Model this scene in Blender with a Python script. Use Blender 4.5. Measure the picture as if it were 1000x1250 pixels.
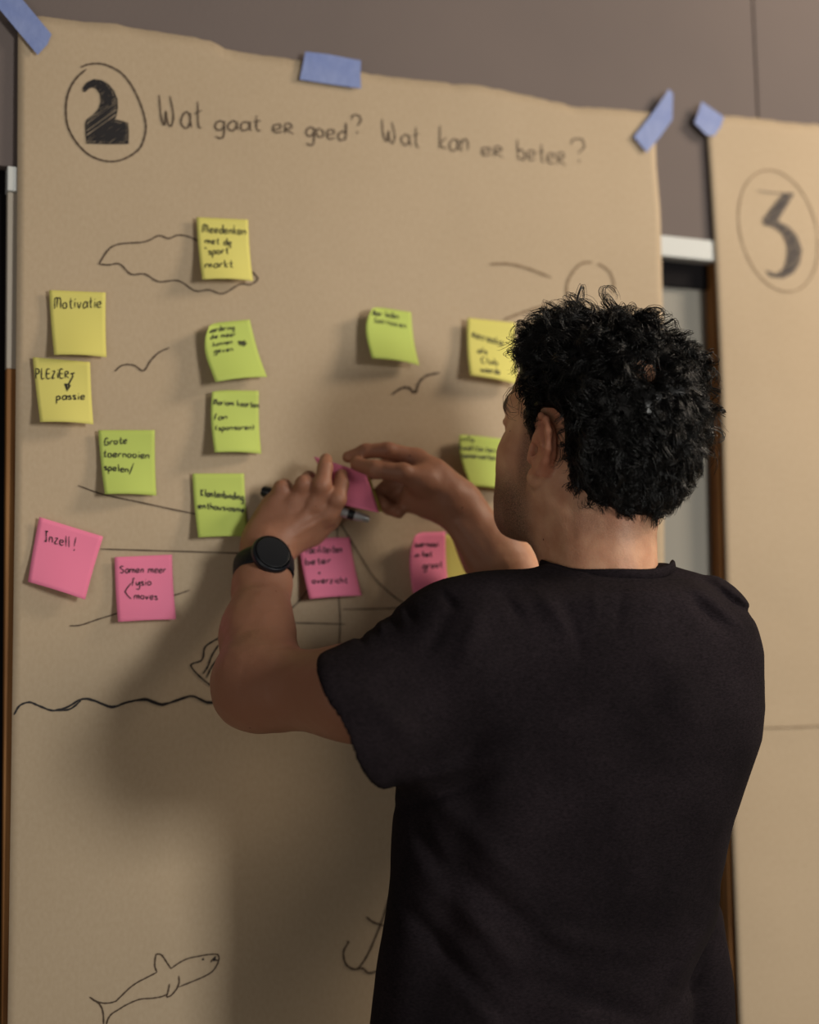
import bpy, math, random
import numpy as np
from mathutils import Vector, Matrix, noise as mnoise

for o in list(bpy.data.objects): bpy.data.objects.remove(o)
SC = bpy.context.scene
COL = SC.collection
random.seed(7); RNG = np.random.default_rng(11)

# ---------------------------------------------------------------- camera
F = 1736.0                                   # focal length in pixels of the 1000x1250 frame
def nrm(v): v = np.array(v, float); return v/np.linalg.norm(v)
U_ = nrm((4400, 96, 1736))                   # wall's horizontal, seen from the camera (x right, y down, z ahead)
UP_ = np.array((-320., -16625., 1736.)); UP_ -= U_*UP_.dot(U_); UP_ = nrm(UP_)
IN_ = np.cross(UP_, U_)                      # into the wall
R = np.array([U_, IN_, UP_])                 # camera axes -> world axes (X along wall, Y into it, Z up)
DW = R[1].dot(np.array([(95-500)/F, (395-625)/F, 1.0])*1.65)
CAM = np.array([0.0, -DW, 1.43])
def ray(px, py): return np.array([(px-500)/F, (py-625)/F, 1.0])
def P(px, py, z): return CAM + R.dot(ray(px, py)*z)          # pixel + depth -> world
def W(px, py, off=0.0):                                       # point on the wall plane (off = metres in front of it)
    d = R.dot(ray(px, py)); t = (-off-CAM[1])/d[1]
    return CAM + d*t
def WZ(px, py, off=0.0):                                      # depth of that point
    d = R.dot(ray(px, py)); return (-off-CAM[1])/d[1]
cd = bpy.data.cameras.new('camera'); cam = bpy.data.objects.new('camera', cd); COL.objects.link(cam)
M = Matrix.Identity(4)
for i in range(3):
    M[i][0] = R[i, 0]; M[i][1] = -R[i, 1]; M[i][2] = -R[i, 2]; M[i][3] = CAM[i]
cam.matrix_world = M
cd.sensor_fit = 'VERTICAL'; cd.sensor_height = 36; cd.sensor_width = 28.8; cd.lens = F/1250*36
cd.dof.use_dof = True; cd.dof.focus_distance = 1.50; cd.dof.aperture_fstop = 1.85
cd.clip_start = .05
SC.camera = cam

# ---------------------------------------------------------------- light
wd = bpy.data.worlds.new('room_light'); SC.world = wd; wd.use_nodes = True
bg = wd.node_tree.nodes['Background']; bg.inputs[0].default_value = (1.0, .92, .84, 1); bg.inputs[1].default_value = .10
def area(name, loc, target, sx, sy, power, color):
    l = bpy.data.lights.new(name, 'AREA'); l.shape = 'RECTANGLE'; l.size = sx; l.size_y = sy
    l.energy = power; l.color = color
    o = bpy.data.objects.new(name, l); COL.objects.link(o); o.location = loc
    o.rotation_euler = (Vector(target)-Vector(loc)).to_track_quat('-Z', 'Y').to_euler()
    return o
area('window_daylight', (1.95, -3.25, 1.92), (0.5, 0, 1.15), 0.65, 0.80, 60, (1.0, .97, .90))
area('ceiling_lamp', (2.35, -.95, 2.75), (0.8, -.25, 1.40), 0.5, 0.5, 32, (1.0, .84, .66))
area('left_window_daylight', (-1.5, -2.5, 0.95), (0.3, 0, .85), 1.5, 1.2, 12, (1.0, .93, .84))  # unseen soft fill, added on the left to lighten the wall shadow
SC.view_settings.view_transform = 'Standard'; SC.view_settings.look = 'None'
SC.view_settings.gamma = 1; SC.view_settings.use_curve_mapping = False
SC.view_settings.exposure = -0.07

# ---------------------------------------------------------------- materials
def lin(r, g, b):
    f = lambda c: (c/255/12.92) if c/255 <= .04045 else ((c/255+.055)/1.055)**2.4
    return (f(r), f(g), f(b), 1)
def mat(name, col, rough=.7, spec=.3, noise=None, bump=0, bscale=60, metal=0, col2=None, nscale=8, sheen=0, trans=0):
    m = bpy.data.materials.new(name); m.use_nodes = True
    nt = m.node_tree; b = nt.nodes['Principled BSDF']; N = nt.nodes.new; L = nt.links.new
    b.inputs['Base Color'].default_value = col; b.inputs['Roughness'].default_value = rough
    b.inputs['Specular IOR Level'].default_value = spec; b.inputs['Metallic'].default_value = metal
    if sheen: b.inputs['Sheen Weight'].default_value = sheen
    tc = N('ShaderNodeTexCoord')
    if col2 is not None:
        n = N('ShaderNodeTexNoise'); n.inputs['Scale'].default_value = nscale; n.inputs['Detail'].default_value = 5
        L(tc.outputs['Object'], n.inputs['Vector'])
        r = N('ShaderNodeValToRGB'); r.color_ramp.elements[0].position = .35; r.color_ramp.elements[1].position = .65
        r.color_ramp.elements[0].color = col; r.color_ramp.elements[1].color = col2
        L(n.outputs['Fac'], r.inputs['Fac']); L(r.outputs['Color'], b.inputs['Base Color'])
    if bump:
        n2 = N('ShaderNodeTexNoise'); n2.inputs['Scale'].default_value = bscale; n2.inputs['Detail'].default_value = 4
        L(tc.outputs['Object'], n2.inputs['Vector'])
        bp = N('ShaderNodeBump'); bp.inputs['Strength'].default_value = bump; bp.inputs['Distance'].default_value = .002
        L(n2.outputs['Fac'], bp.inputs['Height']); L(bp.outputs['Normal'], b.inputs['Normal'])
    return m
MT = {}
MT['wall'] = mat('wall_panel_paint', lin(109, 99, 96), .75, .2, col2=lin(115, 104, 100), nscale=3, bump=.15, bscale=180)
MT['dark'] = mat('dark_gap', lin(22, 20, 22), .8, .1)  # near-black for the open gap and the shade painted under the rail
MT['rail'] = mat('white_rail_paint', lin(205, 208, 206), .5, .3)
MT['board'] = mat('grey_recessed_board', lin(140, 137, 128), .55, .3, col2=lin(146, 143, 134), nscale=2)
MT['beige'] = mat('pale_beech_edge', lin(188, 178, 163), .6, .3)
MT['tape'] = mat('blue_masking_tape', lin(118, 135, 188), .55, .35, col2=lin(132, 147, 194), nscale=30, bump=.5, bscale=90)
MT['yellow'] = mat('yellow_note_paper', lin(214, 206, 112), .7, .2, col2=lin(218, 210, 118), nscale=6)
MT['green'] = mat('lime_note_paper', lin(180, 198, 98), .7, .2, col2=lin(185, 202, 104), nscale=6)
MT['pink'] = mat('pink_note_paper', lin(238, 130, 164), .7, .2, col2=lin(241, 136, 169), nscale=6)
MT['ink'] = mat('black_ink', lin(30, 26, 28), .6, .3)
MT['pencil'] = mat('marker_stroke', lin(80, 66, 54), .7, .2)
MT['faint'] = mat('faint_marker_stroke', lin(132, 111, 86), .7, .2)
MT['greyink'] = mat('grey_marker_fill', lin(56, 54, 60), .7, .2)
MT['floor'] = mat('grey_floor', lin(120, 112, 104), .6, .3, col2=lin(130, 122, 112), nscale=4)
MT['silver'] = mat('silver_plastic', lin(185, 188, 190), .3, .5, metal=.6)
MT['blackp'] = mat('black_plastic', lin(20, 22, 26), .35, .4)
MT['watch'] = mat('matt_black_watch', lin(14, 18, 26), .4, .4)
MT['watch2'] = mat('black_silicone_strap', lin(12, 15, 22), .55, .3)

def kraft():
    m = mat('brown_kraft_paper', lin(196, 168, 130), .72, .25)
    nt = m.node_tree; N = nt.nodes.new; L = nt.links.new; b = nt.nodes['Principled BSDF']
    tc = N('ShaderNodeTexCoord')
    mp = N('ShaderNodeMapping'); mp.inputs['Scale'].default_value = (240, 1, 150); L(tc.outputs['Object'], mp.inputs['Vector'])
    n = N('ShaderNodeTexNoise'); n.inputs['Scale'].default_value = 1; n.inputs['Detail'].default_value = 3; L(mp.outputs['Vector'], n.inputs['Vector'])
    n2 = N('ShaderNodeTexNoise'); n2.inputs['Scale'].default_value = 3.5; n2.inputs['Detail'].default_value = 4; L(tc.outputs['Object'], n2.inputs['Vector'])
    r = N('ShaderNodeValToRGB'); r.color_ramp.elements[0].color = lin(177, 157, 130); r.color_ramp.elements[1].color = lin(187, 168, 142)
    r.color_ramp.elements[0].position = .3; r.color_ramp.elements[1].position = .7
    mx = N('ShaderNodeMath'); mx.operation = 'MULTIPLY_ADD'; mx.inputs[1].default_value = .55; L(n.outputs['Fac'], mx.inputs[0])
    m3 = N('ShaderNodeMath'); m3.operation = 'MULTIPLY'; m3.inputs[1].default_value = .45; L(n2.outputs['Fac'], m3.inputs[0])
    L(m3.outputs[0], mx.inputs[2]); L(mx.outputs[0], r.inputs['Fac']); L(r.outputs['Color'], b.inputs['Base Color'])
    n3 = N('ShaderNodeTexNoise'); n3.inputs['Scale'].default_value = 5; n3.inputs['Detail'].default_value = 2; L(tc.outputs['Object'], n3.inputs['Vector'])
    bp = N('ShaderNodeBump'); bp.inputs['Strength'].default_value = .38; bp.inputs['Distance'].default_value = .012
    L(n3.outputs['Fac'], bp.inputs['Height']); L(bp.outputs['Normal'], b.inputs['Normal'])
    return m
MT['kraft'] = kraft()
def wood():
    m = mat('brown_wood_edge', lin(120, 82, 44), .6, .3)
    nt = m.node_tree; N = nt.nodes.new; L = nt.links.new; b = nt.nodes['Principled BSDF']
    tc = N('ShaderNodeTexCoord'); mp = N('ShaderNodeMapping'); mp.inputs['Scale'].default_value = (90, 30, 4); L(tc.outputs['Object'], mp.inputs['Vector'])
    n = N('ShaderNodeTexNoise'); n.inputs['Scale'].default_value = 1; n.inputs['Detail'].default_value = 5; L(mp.outputs['Vector'], n.inputs['Vector'])
    r = N('ShaderNodeValToRGB'); r.color_ramp.elements[0].color = lin(114, 72, 34); r.color_ramp.elements[1].color = lin(172, 122, 70)
    r.color_ramp.elements[0].position = .3; r.color_ramp.elements[1].position = .7
    L(n.outputs['Fac'], r.inputs['Fac']); L(r.outputs['Color'], b.inputs['Base Color'])
    return m
MT['wood'] = wood()

# ---------------------------------------------------------------- helpers
def mesh_obj(name, verts, faces, m, parent=None, smooth=False):
    me = bpy.data.meshes.new(name)
    me.from_pydata([tuple(map(float, v)) for v in verts], [], [tuple(f) for f in faces]); me.update()
    me.materials.append(m)
    if smooth: me.polygons.foreach_set('use_smooth', [True]*len(me.polygons))
    o = bpy.data.objects.new(name, me); COL.objects.link(o)
    if parent: o.parent = parent; o.matrix_parent_inverse = parent.matrix_world.inverted()
    return o
def recentre(o, c):                       # put the object's origin at c, keep its shape where it is
    c = Vector(map(float, c)); o.data.transform(Matrix.Translation(-c)); o.location = c
    bpy.context.view_layer.update(); return o
def tag(o, label=None, cat=None, group=None, kind=None):
    if label: o['label'] = label
    if cat: o['category'] = cat
    if group: o['group'] = group
    if kind: o['kind'] = kind
    return o
def empty(name, loc):
    o = bpy.data.objects.new(name, None); COL.objects.link(o); o.location = tuple(map(float, loc)); o.empty_display_size = .05
    bpy.context.view_layer.update(); return o
def boxes(name, lst, m, parent=None, bev=0):
    V = []; Fc = []
    for (x0, x1, y0, y1, z0, z1) in lst:
        b = len(V)
        V += [(x0,y0,z0),(x1,y0,z0),(x1,y1,z0),(x0,y1,z0),(x0,y0,z1),(x1,y0,z1),(x1,y1,z1),(x0,y1,z1)]
        Fc += [(b,b+3,b+2,b+1),(b+4,b+5,b+6,b+7),(b,b+1,b+5,b+4),(b+1,b+2,b+6,b+5),(b+2,b+3,b+7,b+6),(b+3,b,b+4,b+7)]
    o = mesh_obj(name, V, Fc, m, parent)
    if bev:
        md = o.modifiers.new('bevel', 'BEVEL'); md.width = bev; md.segments = 2
    return o
def slab(name, outline, m, th, parent=None):   # a polygon on the wall (world points), given a thickness towards the wall
    n = len(outline); V = [tuple(p) for p in outline]+[(p[0], p[1]+th, p[2]) for p in outline]
    Fc = [tuple(range(n)), tuple(reversed(range(n, 2*n)))]+[(i, i+n, (i+1) % n+n, (i+1) % n) for i in range(n)]
    return mesh_obj(name, V, Fc, m, parent)
def smooth_line(pts, n=6):
    pts = [np.array(p, float) for p in pts]
    if len(pts) < 3:
        return [pts[0]+(pts[-1]-pts[0])*i/n for i in range(n+1)]
    out = []
    q = [2*pts[0]-pts[1]]+pts+[2*pts[-1]-pts[-2]]
    for i in range(1, len(q)-2):
        a, b, c, d = q[i-1:i+3]
        for k in range(n):
            t = k/n
            out.append(.5*((2*b)+(c-a)*t+(2*a-5*b+4*c-d)*t*t+(3*b-a-3*c+d)*t**3))
    out.append(pts[-1]); return out
def ribbon(V, Fc, pts3, w, nor, taper=True):  # flat ink stroke
    n = len(pts3); b = len(V)
    for i, p in enumerate(pts3):
        t = pts3[min(i+1, n-1)]-pts3[max(i-1, 0)]; s = np.cross(nor, t); l = np.linalg.norm(s)
        s = s/l if l > 1e-9 else np.array([1., 0, 0])
        ww = w*.5*(1 if not taper else min(1, .55+.45*min(i, n-1-i)/2.0))*(1+.18*math.sin(i*1.7+b))
        V += [tuple(p+s*ww), tuple(p-s*ww)]
    Fc += [(b+2*i, b+2*i+1, b+2*i+3, b+2*i+2) for i in range(n-1)]

# ---------------------------------------------------------------- the wall and what the paper hangs in front of
wall_bottom = W(840, 291)[2]
rail_h = W(840, 291)[2]-W(840, 317)[2]
seamx = W(923, 90)[0]
ztop = 2.75
wl = boxes('wall_back', [(-2.2, 3.4, .012, .12, wall_bottom, ztop)], MT['wall']); tag(wl, kind='structure')
xs = [seamx-3.42, seamx-2.25, seamx-1.15, seamx, seamx+1.1, seamx+2.2]
xs = [x for x in xs if -2.2 < x < 3.4]; xs = [-2.2]+xs+[3.4]
for i in range(len(xs)-1):
    boxes('wall_panel', [(xs[i]+.0012, xs[i+1]-.0012, 0, .0118, wall_bottom, ztop)], MT['wall'], wl, .0012)
rl = boxes('trim_1', [(W(8, 225)[0], 3.4, -.006, .03, wall_bottom-rail_h, wall_bottom-.0012)], MT['rail'], bev=.0015); tag(rl, kind='structure')
zr = wall_bottom-rail_h
lw = boxes('wall_lower', [(-2.2, 3.4, .022, .12, 0, wall_bottom)], MT['board']); tag(lw, kind='structure')
# rail shade painted as a dark strip, and the dark open gap left of the board
dz = W(840, 351, -.014)[2]
boxes('shadow_reveal', [(-.55, 3.4, .014, .0218, dz, zr)], MT['dark'], lw)
boxes('gap_panel', [(-2.2, W(6, 700)[0], .012, .0218, 0, wall_bottom-.002)], MT['dark'], lw)
# timber posts behind the paper edges
def post(name, pts, y0, y1, m):
    V = []
    for y in (y0, y1):
        for p in pts: V.append((p[0], y, p[1]))
    Fc = [(0,1,2,3),(7,6,5,4)]+[(i,i+4,(i+1)%4+4,(i+1)%4) for i in range(4)]
    o = mesh_obj(name, V, Fc, m); md = o.modifiers.new('bevel', 'BEVEL'); md.width = .001
    tag(o, kind='structure'); return o
def wxz(px, py): p = W(px, py); return (p[0], p[2])
def lineto(p, q, z): t = (z-p[1])/(q[1]-p[1]); return (p[0]+(q[0]-p[0])*t, z)
a, b = wxz(871, 320), wxz(893, 1250); c, d = wxz(900, 320), wxz(925, 1250)
post('trim_2', [lineto(a,b,zr), lineto(a,b,0), lineto(c,d,0), lineto(c,d,zr)], -.001, .0215, MT['wood'])
a, b = wxz(9, 237), wxz(2, 1250); c, d = wxz(60, 237), wxz(50, 1250)
z1 = W(12, 450)[2]
post('trim_3', [lineto(a,b,zr), lineto(a,b,z1), lineto(c,d,z1), lineto(c,d,zr)], -.001, .0215, MT['beige'])
post('trim_4', [lineto(a,b,z1), lineto(a,b,0), lineto(c,d,0), lineto(c,d,z1)], -.001, .0215, MT['wood'])
fl = boxes('floor', [(-2.6, 3.6, -4.2, .12, -.04, 0)], MT['floor']); tag(fl, kind='structure')

# ---------------------------------------------------------------- the two kraft sheets
def sheet(name, left, right, top, zb, off, label, seed, crease=()):
    """left/right: (px,py) pairs along the edges; top: torn edge points (px,py)"""
    nx, nz = 90, 120
    tp = [W(x, y, off) for x, y in top]; tx = [p[0] for p in tp]; tz = [p[2] for p in tp]
    lf = sorted([(W(x, y, off)[2], W(x, y, off)[0]) for x, y in left]); rg = sorted([(W(x, y, off)[2], W(x, y, off)[0]) for x, y in right])
    V = []; Fc = []
    for j in range(nz+1):
        v = j/nz
        for i in range(nx+1):
            u = i/nx
            xa = np.interp(2.2, [q[0] for q in lf], [q[1] for q in lf]); xb = np.interp(2.2, [q[0] for q in rg], [q[1] for q in rg])
            zt = np.interp(xa+(xb-xa)*u, tx, tz)
            z = zt+(zb-zt)*v
            xa = np.interp(z, [q[0] for q in lf], [q[1] for q in lf]); xb = np.interp(z, [q[0] for q in rg], [q[1] for q in rg])
            x = xa+(xb-xa)*u
            amp = min(1, v*3)
            y = -off-.0035*amp*(mnoise.noise(Vector((x*2.6, z*1.1, seed)))+.6*mnoise.noise(Vector((x*6, z*2.4, seed+3))))-.003*amp
            if j == 0: z += .0018*mnoise.noise(Vector((x*70, 0, seed)))
            for (cz, ca) in crease: y -= ca*math.exp(-((z-cz)/.006)**2)
            V.append((x, y, z))
    w = nx+1
    Fc = [(j*w+i, (j+1)*w+i, (j+1)*w+i+1, j*w+i+1) for j in range(nz) for i in range(nx)]
    o = mesh_obj(name, V, Fc, MT['kraft'], smooth=True)
    md = o.modifiers.new('solid', 'SOLIDIFY'); md.thickness = .0006; md.offset = 1 if False else -1
    tag(o, label, 'paper sheet', 'kraft sheets taped to the wall'); return o
OFF = .007
T2 = [(22,22),(48,19),(95,26),(143,29),(144,31),(200,40),(211,41),(258,50),(275,60),(310,66),(370,74),(440,88),(470,93),(545,101),(551,99),(553,103),(580,103),(640,116),(690,127),(700,131),(740,132),(801,138)]
sh2 = sheet('kraft_sheet', [(22,30),(21,225),(18,600),(14,900),(9,1250),(6,1500)], [(800,150),(801,200),(806,260),(809,400),(810,800),(812,1250)], T2, .35, OFF,
            'wide brown kraft paper sheet taped up, headed with a circled number 2', 2.0)
T3 = [(862,141),(900,142),(945,147),(946,148),(970,150),(985,152),(997,151),(998,154),(1100,160),(1400,178)]
sh3 = sheet('kraft_sheet', [(862,145),(866,200),(872,300),(880,480),(886,700),(893,1000),(902,1250),(910,1500)], [(1400,150),(1405,300),(1425,1250)], T3, .35, OFF,
            'brown kraft paper sheet at right with a circled number 3', 9.0, [(W(960, 888)[2], .0012)])
from mathutils.bvhtree import BVHTree
def bvh(o):
    return BVHTree.FromPolygons([v.co for v in o.data.vertices], [p.vertices for p in o.data.polygons])
BV = {2: bvh(sh2), 3: bvh(sh3)}
def onpaper(px, py, s=2, lift=.0009):
    d = Vector(R.dot(ray(px, py))).normalized()
    h = BV[s].ray_cast(Vector(CAM), d)
    p = np.array(h[0]) if h[0] is not None else W(px, py, OFF+.003)
    p = p.copy(); p[1] -= lift; return p
NOR = np.array([0., -1., 0])

# ---------------------------------------------------------------- handwriting: a single-stroke alphabet (x, y in tenths of the cap height)
GL = {
'a':(5,'5,4;3,5;1,4;0,2;1,0;3,0;5,2;5,5;5,2;6,0'),'b':(5,'0,10;0,0|0,3;2,5;4,4;5,2;4,0;2,0;0,1'),'c':(4,'4,4;2,5;0,4;0,1;2,0;4,1'),
'd':(5,'5,4;3,5;1,4;0,2;1,0;3,0;5,2;5,10;5,0'),'e':(5,'0,2;4,3;4,5;2,5;0,4;0,1;2,0;5,1'),'f':(4,'4,9;3,10;2,9;1,0|0,5;3,5'),
'g':(5,'5,4;3,5;1,4;0,2;1,0;3,0;5,2;5,5;5,-3;3,-5;0,-4'),'h':(5,'0,10;0,0|0,3;2,5;4,4;4,0'),'i':(2,'1,5;1,0|1,7;1,7.6'),'j':(3,'2,5;2,-3;0,-4|2,7;2,7.6'),
'k':(4,'0,10;0,0|4,5;0,2;4,0'),'l':(2,'1,10;1,0'),'m':(8,'0,5;0,0|0,3;2,5;4,4;4,0|4,3;6,5;7,4;7,0'),'n':(5,'0,5;0,0|0,3;2,5;4,4;4,0'),
'o':(5,'2,5;0,4;0,1;2,0;4,1;4,4;2,5'),'p':(5,'0,5;0,-5|0,3;2,5;4,4;4,1;2,0;0,1'),'r':(4,'0,5;0,0|0,3;2,5;4,5'),'s':(4,'4,4;2,5;0,4;2,3;4,1;2,0;0,1'),
't':(4,'2,9;2,1;4,0|0,5;4,6'),'u':(5,'0,5;0,1;2,0;4,2;4,5;4,0'),'v':(5,'0,5;2,0;4,5'),'w':(7,'0,5;2,0;3,4;5,0;7,5'),'x':(5,'0,5;4,0|4,5;0,0'),
'y':(5,'0,5;1,1;3,1;5,5;5,-3;3,-5;0,-4'),'z':(5,'0,5;4,5;0,0;4,0'),
'R':(5,'0,0;0,6|0,6;3,6;4,4;0,3;5,0'),'W':(10,'0,10;1,3;3,0;4,5;5,1;7,0;8,4;6,10'),'M':(8,'0,0;0,9|0,8;3,9;3,1|3,8;6,9;7,7;7,0'),
'P':(6,'0,0;0,9|0,9;4,8;4,5;0,4'),'L':(5,'0,9;0,0;4,0'),'E':(5,'4,8;0,8;0,0;5,0|0,4;4,4'),'Z':(5,'0,6;4,6;0,0;4,0'),'I':(4,'0,9;4,9;2,9;2,0;0,0;3,1'),
'G':(6,'5,8;2,9;0,5;1,0;5,1;5,4;3,4'),'K':(6,'0,9;0,0|5,9;0,4;5,0'),'S':(6,'5,8;2,9;0,7;5,3;3,0;0,1'),'C':(6,'5,8;2,9;0,6;0,2;2,0;5,1'),
'?':(5,'0,8;1,10;4,10;5,7;3,4|3,1;3,0'),'!':(3,'2,10;1,3|1,1;1,0'),'+':(4,'0,3;4,3|2,5;2,1'),'"':(3,'0,10;0,8|2,10;2,8'),'(':(3,'2,9;0,5;2,0'),')':(3,'0,9;2,5;0,0'),
'/':(4,'0,-2;4,12'),'-':(3,'0,4;3,4'),' ':(3,''),
}
def text_strokes(txt):
    x = 0; out = []; g = 2.0
    for ch in txt:
        w, s = GL[ch]
        for st in s.split('|'):
            if st:
                pts = [tuple(map(float, q.split(','))) for q in st.split(';')]
                out.append([(x+p[0]+random.uniform(-.25, .25), p[1]+random.uniform(-.3, .3)) for p in pts])
        x += w+g
    return out, x-g
def write(V, Fc, txt, p0, p1, h, w, put, nor=NOR):
    st, tot = text_strokes(txt)
    p0 = np.array(p0, float); p1 = np.array(p1, float); e = (p1-p0)/tot; n = np.array([0., -h/10.])
    for s in st:
        l = [p0+e*x+n*y for x, y in s]
        l = smooth_line(l, 4)
        ribbon(V, Fc, [put(*q) for q in l], w, nor)

# drawings on sheet 2
def reg(pts, sc, ox, oy): return [(ox+x/sc, oy+y/sc) for x, y in pts]
def strokes(name, lst, w, m, parent, s=2, n=6):
    V = []; Fc = []
    for l in lst: ribbon(V, Fc, [onpaper(p[0], p[1], s) for p in smooth_line(l, n)], w, NOR)
    return mesh_obj(name, V, Fc, m, parent)
def hatch(poly, ang, gap, w, V, Fc, s=2, jit=.5):
    c, si = math.cos(ang), math.sin(ang); q = [(x*c+y*si, -x*si+y*c) for x, y in poly]
    y = min(p[1] for p in q)+gap*.6; ymax = max(p[1] for p in q)
    while y < ymax:
        yy = y+random.uniform(-jit, jit)*gap*.4; xs_ = []
        for i in range(len(q)):
            a_, b_ = q[i], q[(i+1) % len(q)]
            if (a_[1] > yy) != (b_[1] > yy): xs_.append(a_[0]+(b_[0]-a_[0])*(yy-a_[1])/(b_[1]-a_[1]))
        xs_.sort()
        for k in range(0, len(xs_)-1, 2):
            x0, x1 = xs_[k]+.3, xs_[k+1]-.3
            if x1-x0 < 1: continue
            l = [(x0+(x1-x0)*t, yy) for t in (0, .33, .66, 1)]
            ribbon(V, Fc, [onpaper(x*c-y_*si, x*si+y_*c, s, .0011) for x, y_ in l], w, NOR)
        y += gap
two_c = reg([(240,140),(300,118),(380,112),(450,128),(540,175),(610,250),(665,345),(705,440),(730,530),(738,610),(722,690),(690,760),(620,815),(540,850),(460,858),(390,845),(310,810),(240,750),(180,670),(140,580),(128,480),(135,380),(165,290),(215,215),(283,155)], 6.25, 60, 60)
two_p = reg([(262,325),(258,300),(290,258),(340,235),(400,243),(450,270),(490,320),(515,380),(520,450),(510,510),(498,540),(540,550),(598,565),(603,630),(603,720),(450,722),(285,718),(282,650),(280,570),(290,540),(340,505),(380,460),(400,400),(390,340),(360,300),(330,288),(300,300),(275,325)], 6.25, 60, 60)
strokes('drawn_circle', [two_c], .0021, MT['pencil'], sh2)
V = []; Fc = []
hatch(two_p, -.62, 2.35, .0026, V, Fc)
hatch(reg([(262,325),(258,300),(290,258),(340,238),(400,243),(440,280),(395,330),(360,300),(330,288),(300,300),(275,325)], 6.25, 60, 60), -.3, 1.9, .0026, V, Fc)
hatch(reg([(460,560),(590,570),(590,640),(560,700),(420,705),(330,700),(330,660)], 6.25, 60, 60), -.5, 2.1, .0024, V, Fc)
hatch(reg([(400,250),(440,270),(480,340),(490,420),(440,440),(410,400)], 6.25, 60, 60), -.9, 2.4, .0024, V, Fc)
for l in (two_p+[two_p[0]],):
    ribbon(V, Fc, [onpaper(p[0], p[1]) for p in l], .0014, NOR)
mesh_obj('drawn_number', V, Fc, MT['ink'], sh2)
for (t, p0, p1, h) in [('Wat', (194,153), (246,157), 36), ('gaat', (263,158), (318,160), 21), ('eR', (334,162), (358,164), 20), ('goed', (374,166), (422,172), 22),
                       ('?', (429,163), (441,163), 22), ('Wat', (466,172), (512,180), 26), ('kan', (537,182), (573,185), 28), ('eR', (589,190), (614,192), 20), ('beteR', (632,194), (690,202), 24), ('?', (697,198), (713,198), 28)]:
    V = []; Fc = []; write(V, Fc, t, p0, p1, h, .0019 if p0[0] < 450 else .0017, onpaper)
    mesh_obj('heading_word', V, Fc, MT['pencil'], sh2)
A4 = 2.941
cloud_top = reg([(355,272),(390,220),(430,200),(520,192),(570,170),(605,180),(640,168),(680,175),(720,195),(790,235),(860,270),(905,300),(925,325),(900,345),(860,345),(800,378),(750,365),(700,368),(640,332),(570,335),(520,308),(470,308),(430,272),(390,275),(355,272)], A4, 0, 230)
strokes('drawn_cloud', [cloud_top], .0018, MT['pencil'], sh2)
strokes('drawn_bird', [reg([(412,657),(440,635),(480,635),(515,655),(540,620),(570,590),(608,572)], A4, 0, 230)], .0017, MT['pencil'], sh2)
strokes('drawn_bird', [reg([(262,605),(300,580),(330,578),(357,598),(370,560),(400,530),(455,517)], 3.333, 400, 300)], .0026, MT['pencil'], sh2)
strokes('drawn_line', [reg([(660,75),(740,75),(820,95),(910,130)], 3.333, 400, 300), reg([(600,330),(600,220),(630,150),(680,100),(740,92)], 4.545, 560, 300),
        reg([(770,100),(800,115),(840,150),(862,220),(850,260)], 4.545, 560, 300), reg([(250,410),(330,380),(410,352),(520,320)], 4.545, 560, 300)], .0030, MT['faint'], sh2)
strokes('drawn_line', [reg([(280,508),(370,540),(520,572),(690,608),(800,625)], A4, 0, 420), reg([(360,177),(560,183),(850,192),(1000,196)], A4, 0, 610),
        reg([(250,453),(290,450),(350,430),(415,410),(520,375),(630,342),(680,325)], A4, 0, 610),
        [(411,640),(412,658)], [(416,640),(436,673),(460,709),(492,736),(520,745)], [(350,748),(370,728),(384,700),(395,650)],
        [(413,725),(415,760),(413,800)], [(350,760),(388,761),(421,762)], [(418,744),(469,743),(520,741)]], .0015, MT['pencil'], sh2)
strokes('drawn_fish_tail', [reg([(800,490),(770,505),(735,530),(725,575),(685,598),(755,665),(770,632)], A4, 0, 610), reg([(785,520),(760,560),(745,600),(728,625)], A4, 0, 610), reg([(790,560),(760,600),(740,640)], A4, 0, 610)], .0019, MT['ink'], sh2)
wv = reg([(50,772),(70,740),(105,727),(140,740),(190,757),(240,745),(290,717),(330,720),(400,742),(450,730),(520,715),(580,733),(640,720),(690,705),(740,725),(775,722),(860,700),(940,722)], A4, 0, 610)
strokes('drawn_wave', [wv, [(x, y+random.uniform(-1.2, 1.6)) for x, y in wv[4:]], reg([(200,757),(250,752),(290,722)], A4, 0, 610)], .0021, MT['ink'], sh2)
SK = lambda l: reg(l, 5.263, 100, 1150)
strokes('drawn_shark', [SK([(50,353),(90,380),(150,392),(210,382),(240,358),(300,300),(350,262),(420,225),(482,193)]), SK([(482,193),(468,150),(475,85),(490,76),(515,85),(545,130),(572,170)]),
        SK([(572,170),(620,135),(680,105),(750,90),(820,78),(878,78)]), SK([(872,78),(880,100),(870,140),(840,185),(800,212),(740,240),(610,292)]), SK([(50,353),(110,395),(135,450),(140,540)]),
        SK([(155,540),(165,500),(190,462),(240,430),(290,400),(370,367),(450,360),(510,350),(545,335)]), SK([(562,268),(555,310),(545,350),(575,340),(605,305),(615,290)]), SK([(622,215),(624,260),(610,295)]),
        SK([(825,130),(845,105),(860,115),(882,118)]), SK([(848,98),(862,92)]), SK([(770,108),(782,114)])], .0016, MT['pencil'], sh2)
V = []; Fc = []
for cx, cy, r in ((778,110,9),(850,110,13)):
    hatch(SK([(cx+r*math.cos(t), cy+r*math.sin(t)) for t in np.linspace(0, 6.28, 9)[:-1]]), .2, .9, .0012, V, Fc)
mesh_obj('drawn_shark_eye', V, Fc, MT['ink'], sh2)
AN = lambda l: reg(l, 2, 0, 1050)
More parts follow.
